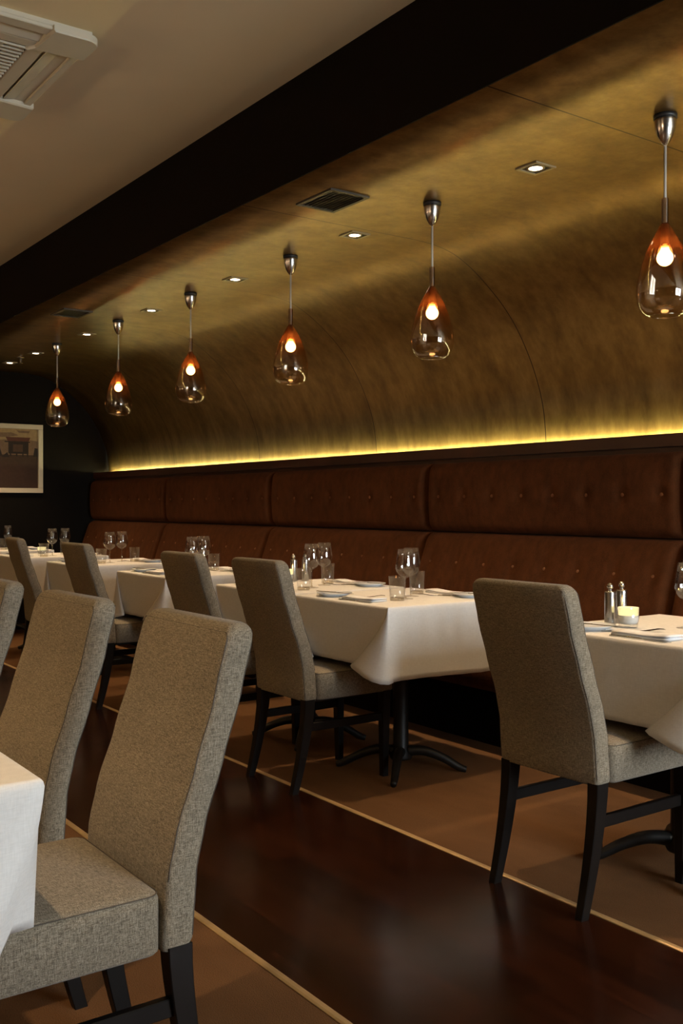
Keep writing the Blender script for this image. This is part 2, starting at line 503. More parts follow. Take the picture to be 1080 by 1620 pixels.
for i in range(6):
    x0, x1 = SX[i], SX[i + 1]
    bx = [x0 + (x1 - x0) * (k + 0.5) / 8 for k in range(8)]
    zb = 1.205
    p = back_panel(x0, x1, ZM + 0.003, ZT, y_up, TU, bx, zb)
    for b in bx: add_button(p, b, y_up(zb) - TU - 0.0175 + 0.016, zb)
    zl = 0.835
    p = back_panel(x0, x1, ZS, ZM - 0.003, y_lo, TL, bx, zl)
    for b in bx: add_button(p, b, y_lo(zl) - TL - 0.015 + 0.016, zl)
x0, x1 = SX[0], SX[-1]
obj('seat_cushion', zloft([(0.30, (x0 + x1) / 2, -0.11, (x1 - x0) / 2 - 0.02, 0.27, 0.03), (0.32, (x0 + x1) / 2, -0.11, (x1 - x0) / 2, 0.285, 0.03),
     (0.44, (x0 + x1) / 2, -0.11, (x1 - x0) / 2, 0.285, 0.03), (0.465, (x0 + x1) / 2, -0.11, (x1 - x0) / 2 - 0.02, 0.27, 0.03)]), M['velvet'], bq)
obj('plinth', box(((x0 + x1) / 2, -0.03, 0.15), (x1 - x0 - 0.04, 0.38, 0.30)), M['black'], bq, smooth=False)

# ------------------------------------------------------------------ chair
def lerp_tab(tab, z):
    for (z0, v0), (z1, v1) in zip(tab, tab[1:]):
        if z <= z1:
            t = max(0.0, (z - z0) / (z1 - z0)); t = t * t * (3 - 2 * t) * 0.35 + t * 0.65
            return v0 + (v1 - v0) * t
    return tab[-1][1]
LEAN = [(0.36, 0.0), (0.50, -0.010), (0.58, -0.028), (0.69, -0.066), (0.81, -0.105), (0.94, -0.137)]
CW = 0.192                                           # half width
def make_chair():
    t = empty('dining_chair')
    tag(t, 'grey fabric dining chair', 'chair')
    hy = 0.031
    lev = []
    zs = [0.366, 0.370, 0.38] + [0.40 + 0.02 * k for k in range(26)] + [0.916, 0.926, 0.933, 0.937]
    for z in zs:
        ins = 0.0
        if z > 0.905: ins = 0.026 * (1 - math.sqrt(max(0.0, 1 - ((z - 0.905) / 0.033) ** 2)))
        if z < 0.379: ins = 0.004
        wx = CW - 0.006 * (z - 0.36) / 0.58
        lev.append((z, 0, -0.20 + lerp_tab(LEAN, z), wx - ins, hy - ins * 0.75, 0.013))
    back = obj('backrest', zloft(lev, 3), M['fabric'], t)
    # stitched seam up the front edges and over the top, and round the rear face
    for sgn, nm in ((1, 'front'), (-1, 'rear')):
        path = []
        for s in (-1, 1):
            col = []
            for z in [0.49 + 0.03 * k for k in range(15)] if sgn > 0 else [0.385 + 0.03 * k for k in range(18)]:
                if z > 0.917: continue
                col.append((s * (CW - 0.006 * (z - 0.36) / 0.58 - 0.004), -0.20 + lerp_tab(LEAN, z) + sgn * (hy - 0.0035), z))
            path.append(col)
        zt = 0.922
        yt = -0.20 + lerp_tab(LEAN, zt) + sgn * (hy - 0.004)
        mid = [(x * (CW - 0.016), yt, zt) for x in (-1, -0.9, -0.5, 0, 0.5, 0.9, 1)]
        full = path[0] + mid + path[1][::-1]
        obj('seam', tube(full, 0.0011, 5), M['seam'], back)
    # seat
    y0, y1 = -0.168, 0.225
    cy, hs = (y0 + y1) / 2, (y1 - y0) / 2
    lev = [(0.366, 0, cy, CW - 0.006, hs - 0.004, 0.02), (0.372, 0, cy, CW, hs, 0.022), (0.45, 0, cy, CW + 0.001, hs, 0.022), (0.465, 0, cy, CW, hs, 0.022),
           (0.473, 0, cy, CW - 0.004, hs - 0.003, 0.022), (0.477, 0, cy, CW - 0.012, hs - 0.010, 0.022), (0.480, 0, cy, CW - 0.03, hs - 0.028, 0.02), (0.484, 0, cy, CW - 0.07, hs - 0.07, 0.02),
           (0.487, 0, cy, CW - 0.12, hs - 0.12, 0.02), (0.488, 0, cy, CW - 0.165, hs - 0.165, 0.012)]
    seat = obj('seat', zloft(lev, 4), M['fabric'], t)
    obj('seam', tube([(x, cy + y, 0.4725) for x, y in rrect(CW - 0.002, hs - 0.001, 0.024, 4)], 0.0011, 5, closed=True), M['seam'], seat)
    # rear legs kick back, front legs taper
    for s in (-1, 1):
        lv = []
        for k in range(11):
            z = 0.372 * (1 - k / 10); f = 1 - z / 0.372
            lv.append((z, s * (CW - 0.021), -0.205 - 0.068 * f ** 1.6, 0.0195 - 0.006 * f, 0.024 - 0.0085 * f, 0.002))
        obj('leg', zloft(lv[::-1], 1), M['leg'], t, smooth=False)
        obj('leg', zloft([(0.0, s * (CW - 0.028), 0.190, 0.014, 0.014, 0.002), (0.372, s * (CW - 0.023), 0.188, 0.0205, 0.0205, 0.002)], 1), M['leg'], t, smooth=False)
        obj('stretcher', box((s * (CW - 0.024), -0.02, 0.258), (0.018, 0.405, 0.034), 0.002, 1), M['leg'], t, smooth=False)
    bm = bmesh.new()
    add_box(bm, (0, 0.0, 0.359), (2 * CW - 0.12, 0.30, 0.020))
    obj('apron', bm, M['leg'], t, smooth=False)
    return t
chair = make_chair(); used_chair = []
for x, y, rz, lab, g in [
    (-2.035, 2.434, 0.0, 'grey dining chair at right, its back nearest the table with steel mills', 'chairs facing the banquette'),
    (-3.515, 2.434, 0.0, 'grey dining chair beside the fully visible white tablecloth corner', 'chairs facing the banquette'),
    (-4.205, 2.434, 0.0, 'grey dining chair showing two mill tops above its back', 'chairs facing the banquette'),
    (-5.55, 2.434, 0.0, 'grey dining chair, second nearest the far wall of those facing the banquette', 'chairs facing the banquette'),
    (-6.64, 2.434, -0.10, 'grey dining chair facing the banquette, cut by the left picture edge', 'chairs facing the banquette'),
    (-1.797, 0.594, PI, 'large foreground grey chair, whole seat visible beside near tablecloth', 'chairs with their backs to the aisle'),
    (-2.38, 0.566, PI + 0.03, 'grey chair directly behind the large foreground chair', 'chairs with their backs to the aisle'),
    (-3.02, 0.560, PI, 'grey chair at the left edge, only its top corner in view', 'chairs with their backs to the aisle')]:
    place(chair, used_chair, (x, y, 0.0), rz, lab, g)

# ------------------------------------------------------------------ tables and cloths
TW, TB, TZ = 0.66, 0.66, 0.755
def make_table():
    t = empty('dining_table')
    tag(t, 'table', 'table')
    obj('tabletop', box((0, 0, TZ - 0.014), (TW - 0.012, TB - 0.012, 0.026), 0.004), M['table'], t, smooth=False)
    obj('column', lathe([(0.045, 0.05), (0.05, 0.06), (0.034, 0.10), (0.032, 0.70), (0.05, 0.715), (0.16, 0.722), (0.16, 0.728)], 20), M['iron'], t)
    for k in range(4):
        a = PI / 4 + k * PI / 2
        ca, sa = math.cos(a), math.sin(a)
        path = catmull([(0.03, 0, 0.085), (0.10, 0, 0.088), (0.18, 0, 0.062), (0.25, 0, 0.024), (0.285, 0, 0.013)], 5)
        rr = [0.024 - 0.011 * i / (len(path) - 1) for i in range(len(path))]
        obj('foot', tube([(p.x * ca, p.x * sa, p.z) for p in path], rr, 10), M['iron'], t)
    return t
def make_cloth(seed, tucked=False):
    rnd = random.Random(seed)
    hw, hb = TW / 2 + 0.004, TB / 2 + 0.004
    ds, da = 0.292, 0.245                                # drop of ends, drop towards the chairs
    loop = []                                            # (topx, topy, hemx, hemy, hemz, ear)
    ph = [rnd.uniform(0, 6.28) for _ in range(6)]
    def wav(s, k): return 0.0035 * math.sin(s * 17 + ph[k]) + 0.002 * math.sin(s * 37 + ph[k + 1])
    def face(n, mk, k):
        for i in range(n + 1):
            u = -1 + 2 * i / n
            loop.append(mk(u))
    def corner(sx, sy, rev, size):
        tip = 0.19 * size
        pts = [(0.018, 0.012, -ds), (0.022, -0.014, -ds - 0.004), (0.004, -0.040, -ds - 0.003), (-0.035, -0.054, -ds + 0.003), (-0.08, -0.060, -ds + 0.014), (-0.125, -0.058, -ds + 0.028),
               (-tip + 0.02, -0.052, -da - 0.008), (-tip, -0.044, -da), (-tip + 0.012, -0.036, -da + 0.002), (-0.12, -0.031, -da), (-0.07, -0.026, -da), (-0.035, -0.020, -da), (-0.055, -0.013, -da)]
        if tucked and sy > 0:
            pts = [(0.006, 0.122, -ds - 0.012), (-0.006, 0.118, -ds - 0.010), (-0.02, 0.10, -ds + 0.0), (-0.045, 0.06, -ds + 0.014), (-0.07, 0.030, -da)]
        seq = [(sx * hw, sy * hb, sx * (hw + a), sy * (hb - b), z, 1) for a, b, z in pts]
        loop.extend(seq[::-1] if rev else seq)
    tk = (0.118 / hb) if tucked else 0.0
    face(14, lambda u: (hw, -u * (hb - 0.012), hw + 0.013 + wav(u, 0), -u * (hb - 0.012) * (1 - (tk if u < 0 else 0)), -ds - 0.004 * math.sin(u * 3 + ph[0]), 0), 0)
    corner(1, -1, False, rnd.uniform(0.95, 1.15))
    face(14, lambda u: (-u * (hw - 0.012), -hb, -u * (hw - 0.075), -hb - 0.008 + wav(u, 1) * 0.5, -da, 0), 1)
    corner(-1, -1, True, rnd.uniform(0.95, 1.2))
    face(14, lambda u: (-hw, u * (hb - 0.012), -hw - 0.013 - wav(u, 2), u * (hb - 0.012), -ds - 0.004 * math.sin(u * 3 + ph[1]), 0), 2)
    corner(-1, 1, False, 1.0)
    face(14, lambda u: (u * (hw - 0.012), hb, u * (hw - 0.075), hb + 0.008 + wav(u, 3) * 0.5, -da, 0), 3)
    corner(1, 1, True, 1.0)
    rows = [0.0, 0.012, 0.04, 0.09, 0.16, 0.25, 0.35, 0.45, 0.55, 0.65, 0.75, 0.85, 0.93, 1.0]
    bm = bmesh.new()
    top = {}
    inner = {}
    cols = []
    order = []
    ztop = 0.0
    for (tx, ty, hx, hy, hz, ear) in loop:
        key = (round(tx, 4), round(ty, 4))
        if key not in top:
            top[key] = bm.verts.new((tx * 0.996, ty * 0.996, ztop))
            inner[key] = bm.verts.new((tx * 0.975, ty * 0.975, ztop + 0.0004)); order.append(key)
        c = [top[key]]
        for t in rows[1:]:
            f = t ** (1.4 if ear else 0.75)
            sx_, sy_ = hx - tx, hy - ty
            push = 0.004 * min(1.0, t / 0.04)
            ln = math.hypot(tx, ty)
            c.append(bm.verts.new((tx + sx_ * f + push * tx / ln, ty + sy_ * f + push * ty / ln, ztop + hz * t)))
        cols.append(c)
    n = len(cols)
    for i in range(n):
        a, b = cols[i], cols[(i + 1) % n]
        for j in range(len(rows) - 1):
            vs = [a[j], b[j], b[j + 1], a[j + 1]]
            if a[j] is b[j]: vs = [a[j], b[j + 1], a[j + 1]]
            bm.faces.new(vs)
    m = len(order)
    for i in range(m):
        k, l = order[i], order[(i + 1) % m]
        bm.faces.new((top[k], inner[k], inner[l], top[l]))
    bm.faces.new([inner[k] for k in order])
    o = obj('tablecloth', bm, M['cloth'])
    s = o.modifiers.new('thickness', 'SOLIDIFY'); s.thickness = 0.0016; s.offset = -1.0
    return o
CZ = 0.7575                                             # height of the laid cloth
TY = 2.742
T = {'a': (-1.955, TY), 'b': (-3.381, TY), 'c': (-4.106, TY), 'd': (-5.355, TY), 'e': (-6.60, TY), 'f': (-7.785, TY), 'g': (-9.02, TY), 'n': (-1.772, 0.158)}
D = {'a': 'the table at the right picture edge', 'b': 'the near half of the paired tables', 'c': 'the far half of the paired tables',
     'd': 'the first table past the pair', 'e': 'the second table past the pair', 'f': 'the third table past the pair', 'g': 'the last table by the dark wall', 'n': 'the table in the lower left corner'}
table = make_table(); used_table = []
for k in 'abcdefgn':
    place(table, used_table, (T[k][0], T[k][1], 0.0), 0.0, 'black iron pedestal table under the cloth of ' + D[k], 'pedestal tables')
for i, k in enumerate('abcdefgn'):
    c = make_cloth(11 + i, k == 'n')
    c.location = (T[k][0], T[k][1], CZ)
    tag(c, 'white linen tablecloth draped over ' + D[k], 'tablecloth', 'white tablecloths')

# ------------------------------------------------------------------ things on the tables
def make_wine():
    t = empty('wine_glass'); tag(t, 'wine glass', 'glass')
    obj('bowl', lathe([(0.004, 0.088), (0.012, 0.091), (0.026, 0.100), (0.037, 0.114), (0.0425, 0.130), (0.0415, 0.150), (0.037, 0.180), (0.032, 0.212),
                       (0.031, 0.212), (0.036, 0.180), (0.0405, 0.150), (0.0415, 0.130), (0.036, 0.115), (0.025, 0.102), (0.010, 0.094), (0.0, 0.093)], 24, cap0=True, cap1=False), M['glass'], t)
    obj('stem', lathe([(0.006, 0.004), (0.0038, 0.012), (0.0032, 0.05), (0.0038, 0.080), (0.005, 0.0885)], 12), M['glassbase'], t)
    obj('foot', lathe([(0.034, 0.0), (0.0345, 0.0015), (0.02, 0.003), (0.006, 0.006), (0.0, 0.007)], 24), M['glass'], t)
    return t
def make_tumbler():
    t = empty('water_tumbler'); tag(t, 'tumbler', 'glass')
    obj('glass_wall', lathe([(0.030, 0.0), (0.0315, 0.004), (0.0365, 0.102), (0.0353, 0.102), (0.0305, 0.018), (0.026, 0.015), (0.0, 0.014)], 24, cap1=False), M['glass'], t)
    obj('glass_base', lathe([(0.0, 0.0015), (0.0285, 0.0015), (0.0295, 0.012), (0.026, 0.0135), (0.0, 0.0132)], 24), M['glassbase'], t)
    return t
def make_plate():
    t = obj('side_plate', lathe([(0.0, 0.004), (0.045, 0.0), (0.05, 0.0), (0.052, 0.003), (0.078, 0.014), (0.0785, 0.0155), (0.077, 0.0155), (0.05, 0.006), (0.0, 0.005)], 36), M['plate'])
    return tag(t, 'plate', 'plate')
def make_napkin():
    bm = bmesh.new()
    for k in range(2):
        z = 0.003 + k * 0.0058
        zl = []
        nx = 9
        rings = []
        for i in range(nx):
            u = i / (nx - 1); x = -0.105 + 0.21 * u + k * 0.0015
            lift = 0.006 * u * u * (k / 2) 
            rings.append([(x, y * (0.036 - 0.0012 * k), z + dz + lift + 0.0012 * math.sin(u * 7 + k)) for y, dz in ((-1, -0.002), (-1.03, 0), (-1, 0.0026), (0, 0.0036), (1, 0.0026), (1.03, 0), (1, -0.002))])
        loft(rings, bm)
    t = obj('napkin', bm, M['napkin'])
    return tag(t, 'napkin', 'napkin')
def make_knife():
    bm = bmesh.new()
    zloft([(0, 0, 0, 0, 0, 0)] * 0 or [(0.0008, 0.0, 0.055, 0.0075, 0.045, 0.006), (0.0045, 0.0, 0.055, 0.0075, 0.045, 0.006)], 3, bm)
    t = obj('knife_handle', bm, M['cutlery'])
    return t
def make_cutlery(kind):
    t = empty(kind); tag(t, kind, kind)
    bm = bmesh.new()
    P = [(-0.10, 0.0045, 0.0022), (-0.095, 0.0062, 0.003), (-0.05, 0.0055, 0.0032), (0.0, 0.004, 0.003), (0.012, 0.0032, 0.0032)]
    loft([[(x, w * math.cos(2 * PI * k / 8), z + 0.002 * math.sin(2 * PI * k / 8)) for k in range(8)] for x, w, z in P], bm)
    obj('handle', bm, M['cutlery'], t)
    if kind == 'table_knife':
        bm = loft([[(x, a, z), (x, b, z), (x, b, z + th), (x, a, z + th)] for x, a, b, z, th in
                   ((0.011, -0.003, 0.003, 0.002, 0.002), (0.03, -0.007, 0.005, 0.0018, 0.0014), (0.08, -0.0085, 0.005, 0.0018, 0.0012), (0.10, -0.007, 0.004, 0.0018, 0.001), (0.112, -0.001, 0.003, 0.0018, 0.0008))])
        obj('blade', bm, M['cutlery'], t, smooth=False)
    else:
        bm = bmesh.new()
        loft([[(x, -w, z), (x, w, z), (x, w, z + 0.0014), (x, -w, z + 0.0014)] for x, w, z in ((0.011, 0.003, 0.002), (0.03, 0.006, 0.002), (0.045, 0.0115, 0.003), (0.058, 0.0118, 0.005))], bm)
        for j in range(4):
            y = -0.0098 + j * 0.00653
            loft([[(x, y - w, z), (x, y + w, z), (x, y + w, z + 0.0013), (x, y - w, z + 0.0013)] for x, w, z in ((0.0575, 0.0021, 0.005), (0.08, 0.0017, 0.0085), (0.098, 0.0009, 0.0075))], bm)
        obj('tines', bm, M['cutlery'], t, smooth=False)
    return t
def make_mill():
    t = empty('condiment_mill'); tag(t, 'mill', 'mill')
    obj('body', lathe([(0.0175, 0.0), (0.0182, 0.002), (0.0182, 0.110), (0.0175, 0.114), (0.008, 0.1155)], 28), M['steel'], t)
    obj('neck', lathe([(0.0062, 0.114), (0.0055, 0.118), (0.0062, 0.1215)], 16), M['darksteel'], t)
    obj('knob', lathe([(0.0, 0.1195)] + [(0.0105 * math.sin(a), 0.1305 - 0.0115 * math.cos(a)) for a in [PI * k / 10 for k in range(1, 10)]] + [(0.0, 0.142)], 20), M['steel'], t)
    return t
def make_candle():
    t = empty('candle_holder'); tag(t, 'candle', 'candle')
    obj('glass_cup', lathe([(0.027, 0.0), (0.030, 0.003), (0.0335, 0.030), (0.0345, 0.066), (0.0335, 0.066), (0.0325, 0.030), (0.029, 0.012), (0.0, 0.010)], 28, cap1=False), M['glass'], t)
    obj('frosted_insert', lathe([(0.0, 0.0125), (0.026, 0.0125), (0.031, 0.020), (0.032, 0.0405), (0.0, 0.0405)], 28), M['wax'], t)
    obj('glowing_rim', lathe([(0.032, 0.041), (0.0333, 0.066), (0.0300, 0.066), (0.0285, 0.045), (0.0, 0.044)], 28, cap0=False, cap1=False), M['glow'], t)
    ld = bpy.data.lights.new('candle_flame', 'POINT'); ld.energy = 0.10; ld.color = (1.0, 0.62, 0.22); ld.shadow_soft_size = 0.012
    l = bpy.data.objects.new('candle_flame', ld); l.location = (0, 0, 0.075); link(l, t); l['kind'] = 'helper'
    return t
wine, tumbler, plate, napkin = make_wine(), make_tumbler(), make_plate(), make_napkin()
knife, fork, mill, candle = make_cutlery('table_knife'), make_cutlery('table_fork'), make_mill(), make_candle()
U = {k: [] for k in ('wine', 'tum', 'plate', 'nap', 'knife', 'fork', 'mill', 'cand')}
ZT2 = CZ + 0.0008
def put(root, u, k, dx, dy, rz, label, group, dz=0.0):
    return place(root, U[u], (T[k][0] + dx, T[k][1] + dy, ZT2 + dz), rz, label, group)
W = {  # wine glasses and tumblers: aisle setting first, banquette setting second
  'a': [(-0.015, 0.05), (0.09, 0.16), (0.04, -0.03), (0.16, 0.12)],
  'b': [(0.10, -0.057), (0.022, 0.039), (0.138, -0.132), (-0.055, 0.136)],
  'c': [(0.121, -0.064), (0.033, 0.071), (0.205, -0.165), (-0.05, 0.15)],
  'd': [(0.115, -0.06), (0.03, 0.06), (0.16, -0.17), (-0.03, 0.16)],
  'e': [(0.11, -0.05), (0.0, 0.085), (0.17, -0.135), (0.07, 0.15)],
  'f': [(0.11, -0.035), (0.05, 0.09), (0.24, -0.145), (-0.10, 0.14)],
  'g': [(0.03, -0.10), (-0.02, 0.04), (0.12, -0.04), (-0.12, 0.14)]}
for k in 'abcdefg':
    d = D[k]
    w = W[k]
    put(wine, 'wine', k, *w[0], 0, 'wine glass of the aisle place on ' + d, 'wine glasses')
    put(wine, 'wine', k, *w[1], 0, 'wine glass of the banquette place on ' + d, 'wine glasses')
    if k != 'a': put(tumbler, 'tum', k, *w[2], 0, 'water tumbler of the aisle place on ' + d, 'water tumblers')
    put(tumbler, 'tum', k, *w[3], 0, 'water tumbler of the banquette place on ' + d, 'water tumblers')
    put(plate, 'plate', k, -0.185, -0.225, 0, 'white side plate of the aisle place on ' + d, 'side plates')
    put(plate, 'plate', k, 0.205, 0.225, 0, 'white side plate of the banquette place on ' + d, 'side plates')
    put(napkin, 'nap', k, 0.045, -0.235, 0.04, 'folded white napkin of the aisle place on ' + d, 'folded napkins')
    put(napkin, 'nap', k, 0.02, 0.245, PI - 0.05, 'folded white napkin of the banquette place on ' + d, 'folded napkins')
    if k in 'abcde':
        put(knife, 'knife', k, -0.185, -0.228, 0.25, 'small knife lying on the aisle side plate of ' + d, 'knives', dz=0.0138)
        put(knife, 'knife', k, 0.06, -0.298, 0.05, 'table knife in front of the aisle napkin on ' + d, 'knives')
        put(fork, 'fork', k, -0.06, -0.165, 0.9, 'table fork by the aisle napkin on ' + d, 'forks')
        put(knife, 'knife', k, 0.205, 0.222, PI + 0.2, 'small knife lying on the banquette side plate of ' + d, 'knives', dz=0.0138)
        put(fork, 'fork', k, 0.09, 0.15, PI + 0.9, 'table fork by the banquette plate of ' + d, 'forks')
for k, c, m1, m2 in (('a', (-0.139, -0.090), (-0.208, -0.097), (-0.226, -0.015)), ('c', (-0.246, 0.03), (-0.275, 0.09), (-0.262, 0.155)), ('d', (-0.25, 0.03), (-0.22, 0.11), (-0.185, 0.17)),
                     ('e', (-0.02, -0.155), None, None), ('f', (0.03, -0.09), None, None)):
    put(candle, 'cand', k, *c, 0, 'small lit glass candle holder on ' + D[k], 'candles')
    if m1:
        put(mill, 'mill', k, *m1, 0, 'steel mill with ball knob nearer the aisle on ' + D[k], 'steel mills')
        put(mill, 'mill', k, *m2, 0, 'steel mill with ball knob nearer the banquette on ' + D[k], 'steel mills')
put(plate, 'plate', 'n', 0.10, 0.23, 0, 'white side plate cut by the left edge on ' + D['n'], 'side plates')

# invented out-of-view uplights, added only to brighten the ceiling
up0 = empty('added_uplight'); tag(up0, 'lamp', 'wall lamp'); used_w = []
obj('uplight_shade', lathe([(0.05, 0.0), (0.09, 0.06), (0.14, 0.14), (0.136, 0.14), (0.086, 0.064), (0.0, 0.02)], 28, cap1=False), M['acwhite'], up0)
obj('bracket', box((0, -0.09, 0.03), (0.03, 0.15, 0.03), 0.004), M['darksteel'], up0, smooth=False)
obj('bulb', lathe([(0.0, 0.03), (0.03, 0.05), (0.04, 0.08), (0.03, 0.11), (0.0, 0.12)], 16), M['lamp'], up0)
ld = bpy.data.lights.new('uplight', 'SPOT'); ld.energy = 400.0; ld.color = (1.0, 0.72, 0.44); ld.spot_size = math.radians(150); ld.spot_blend = 1.0; ld.shadow_soft_size = 0.13
l = bpy.data.objects.new('uplight', ld); l.location = (0, 0, 0.145); l.rotation_euler = (PI - 0.5, 0, 0); link(l, up0); l['kind'] = 'helper'
for x, lab in [(-1.4, 'added unseen uplight on the brown wall, nearest the windows'), (-5.6, 'added unseen uplight midway along the brown wall'), (-8.3, 'added unseen uplight on the brown wall near the dark far wall')]:
    place(up0, used_w, (x, YL + 0.165, 1.75), 0, lab, 'added unseen uplights')

# ------------------------------------------------------------------ pendants
def make_pendant():
    t = empty('pendant_lamp'); tag(t, 'pendant', 'pendant lamp')
    # origin at the ceiling, everything hangs below
    obj('canopy', lathe([(0.0355, -0.012), (0.0355, -0.022), (0.033, -0.045), (0.026, -0.068), (0.016, -0.086), (0.007, -0.097), (0.0045, -0.099)], 32), M['steel'], t)
    obj('canopy_ring', lathe([(0.038, 0.0), (0.038, -0.0125), (0.034, -0.013)], 32), M['blackcap'], t)
    obj('cord', lathe([(0.0046, -0.098), (0.0046, -0.37)], 10), M['cord'], t)
    obj('neck_tube', lathe([(0.0115, -0.272), (0.0115, -0.357)], 20, cap0=False, cap1=False), M['necktube'], t)
    z0 = -0.656
    prof = [(0.046, 0.0), (0.056, 0.002), (0.068, 0.010), (0.079, 0.024), (0.0865, 0.042), (0.0905, 0.062), (0.0915, 0.080), (0.0900, 0.100), (0.0860, 0.122), (0.0800, 0.146),
            (0.0735, 0.170), (0.0660, 0.193), (0.0590, 0.212), (0.0490, 0.235), (0.0370, 0.258), (0.0250, 0.280), (0.0150, 0.297), (0.0125, 0.302)]
    sh = obj('glass_shade', lathe(prof, 48, cap0=False, cap1=False), M['shade'], t, loc=(0, 0, z0))
    obj('rim', tube([(0.047 * math.cos(2 * PI * i / 40), 0.047 * math.sin(2 * PI * i / 40), 0.0) for i in range(40)], 0.0022, 6, closed=True), M['glassbase'], sh)
    obj('socket', lathe([(0.012, z0 + 0.232), (0.0135, z0 + 0.236), (0.0135, z0 + 0.285), (0.009, z0 + 0.300)], 20), M['darksteel'], t)
    b = lathe([(0.0, 0.0)] + [(0.0265 * math.sin(a), 0.0265 - 0.0265 * math.cos(a)) for a in [PI * k / 12 for k in range(1, 10)]] + [(0.0135, 0.055), (0.012, 0.064), (0.0, 0.065)], 24)
    obj('bulb', b, M['bulb'], t, loc=(0, 0, z0 + 0.163))
    return t
pend = make_pendant(); used_p = []
px = [(-2.044, 'large amber glass pendant lamp nearest the right picture edge'), (-3.208, 'amber glass pendant lamp, second from the right picture edge'),
      (-4.315, 'amber glass pendant lamp, third from the right picture edge'), (-5.432, 'amber glass pendant lamp, third from the far wall'),
      (-6.523, 'amber glass pendant lamp, second from the far wall'), (-7.735, 'amber glass pendant lamp nearest the far wall and framed picture')]
for x, lab in px:
    place(pend, used_p, (x, 2.771, ZV), random.uniform(0, 0.3), lab, 'row of amber glass pendant lamps')

# ------------------------------------------------------------------ downlights
def make_downlight():
    t = empty('ceiling_downlight'); tag(t, 'downlight', 'downlight')
    bm = bmesh.new()
    s, i, n = 0.054, 0.042, 28
    def sq(h, k):
        a = 2 * PI * k / n; c, d = math.cos(a), math.sin(a); m = max(abs(c), abs(d)); return (h * c / m, h * d / m)
    n = 32
    loft([[(*sq(s, k), 0.0) for k in range(n)], [(*sq(s, k), -0.006) for k in range(n)], [(*sq(i, k), -0.006) for k in range(n)], [(*sq(i, k), -0.0012) for k in range(n)]], bm, caps=False)
    fr = obj('trim_frame', bm, M['dlframe'], t, smooth=False)
    obj('recess', box((0, 0, -0.0008), (0.086, 0.086, 0.001)), M['ventdark'], t, smooth=False)
    obj('gimbal_ring', lathe([(0.026, -0.0015), (0.034, -0.0015), (0.034, -0.0045), (0.026, -0.0045), (0.026, -0.0015)], 32, cap0=False, cap1=False), M['dlframe'], t)
    obj('lamp', lathe([(0.0255, -0.0015), (0.0255, -0.003), (0.0, -0.0035)], 28), M['lamp'], t)
    ld = bpy.data.lights.new('downlight_beam', 'SPOT'); ld.energy = 62.0; ld.color = (1.0, 0.70, 0.40); ld.spot_size = math.radians(88); ld.spot_blend = 0.8; ld.shadow_soft_size = 0.025
    l = bpy.data.objects.new('downlight_beam', ld); l.location = (0, 0, -0.012); link(l, t); l['kind'] = 'helper'
    return t
dl = make_downlight(); used_d = []
for x, lab in [(-2.645, 'square recessed downlight between the two nearest pendant lamps'), (-3.80, 'square recessed downlight between second and third pendant lamps'),
               (-4.94, 'square recessed downlight between third and fourth pendant lamps'), (-6.05, 'square recessed downlight between fourth and fifth pendant lamps'),
               (-7.18, 'square recessed downlight between fifth and sixth pendant lamps'), (-8.33, 'square recessed downlight just beyond the last pendant lamp'),
               (-9.03, 'square recessed downlight closest to the dark far wall'), (-1.49, 'square recessed downlight before the nearest pendant lamp')]:
    place(dl, used_d, (x, 2.80, ZV), 0.0, lab, 'downlights in the lowered ceiling')
for x, y, lab in [(-1.6, -0.15, 'square recessed downlight above the table in the lower left corner'), (-3.3, -0.25, 'square recessed downlight above the far foreground chairs')]:
    place(dl, used_d, (x, y, ZC), 0.0, lab, 'downlights in the main ceiling')

for o in used_d[-2:]:
    for ch in o.children:
        if ch.type == 'LIGHT':
            ch.data = ch.data.copy(); ch.data.energy = 100.0

# small metal sprinkler
sp = empty('fire_sprinkler', (-8.66, 2.78, ZV)); tag(sp, 'small metal sprinkler head between the two farthest downlights', 'sprinkler')
obj('escutcheon', lathe([(0.032, 0.0), (0.032, -0.004), (0.012, -0.008)], 20), M['darksteel'], sp)
obj('nozzle', lathe([(0.010, -0.007), (0.010, -0.03), (0.007, -0.045), (0.018, -0.048), (0.018, -0.050)], 16), M['darksteel'], sp)

# ------------------------------------------------------------------ ceiling vents
def make_vent():
    t = empty('air_vent'); tag(t, 'vent', 'vent')
    w, b = 0.13, 0.098
    bm = bmesh.new()
    add_box(bm, (0, b - 0.008, -0.004), (2 * w, 0.016, 0.008)); add_box(bm, (0, -b + 0.008, -0.004), (2 * w, 0.016, 0.008))
    add_box(bm, (w - 0.008, 0, -0.004), (0.016, 2 * b - 0.032, 0.008)); add_box(bm, (-w + 0.008, 0, -0.004), (0.016, 2 * b - 0.032, 0.008))
    obj('vent_frame', bm, M['ventdark'], t, smooth=False)
    bm = bmesh.new()
    for k in range(9):
        y = -b + 0.024 + k * (2 * b - 0.048) / 8
        loft([[(x, y - 0.007, -0.0065), (x, y - 0.006, -0.0072), (x, y + 0.006, -0.0022), (x, y + 0.005, -0.0015)] for x in (-w + 0.016, w - 0.016)], bm)
    obj('slats', bm, M['ventdark'], t, smooth=False)
    obj('backing', box((0, 0, -0.0007), (2 * w - 0.03, 2 * b - 0.03, 0.001)), M['blackcap'], t, smooth=False)
    return t
vent = make_vent(); used_v = []
place(vent, used_v, (-3.422, 2.405, ZV), 0, 'dark ceiling vent beside the beam near the third pendant lamp', 'vents in the lowered ceiling')
place(vent, used_v, (-6.44, 2.405, ZV), 0, 'dim ceiling vent beside the beam near the last pendant lamp', 'vents in the lowered ceiling')

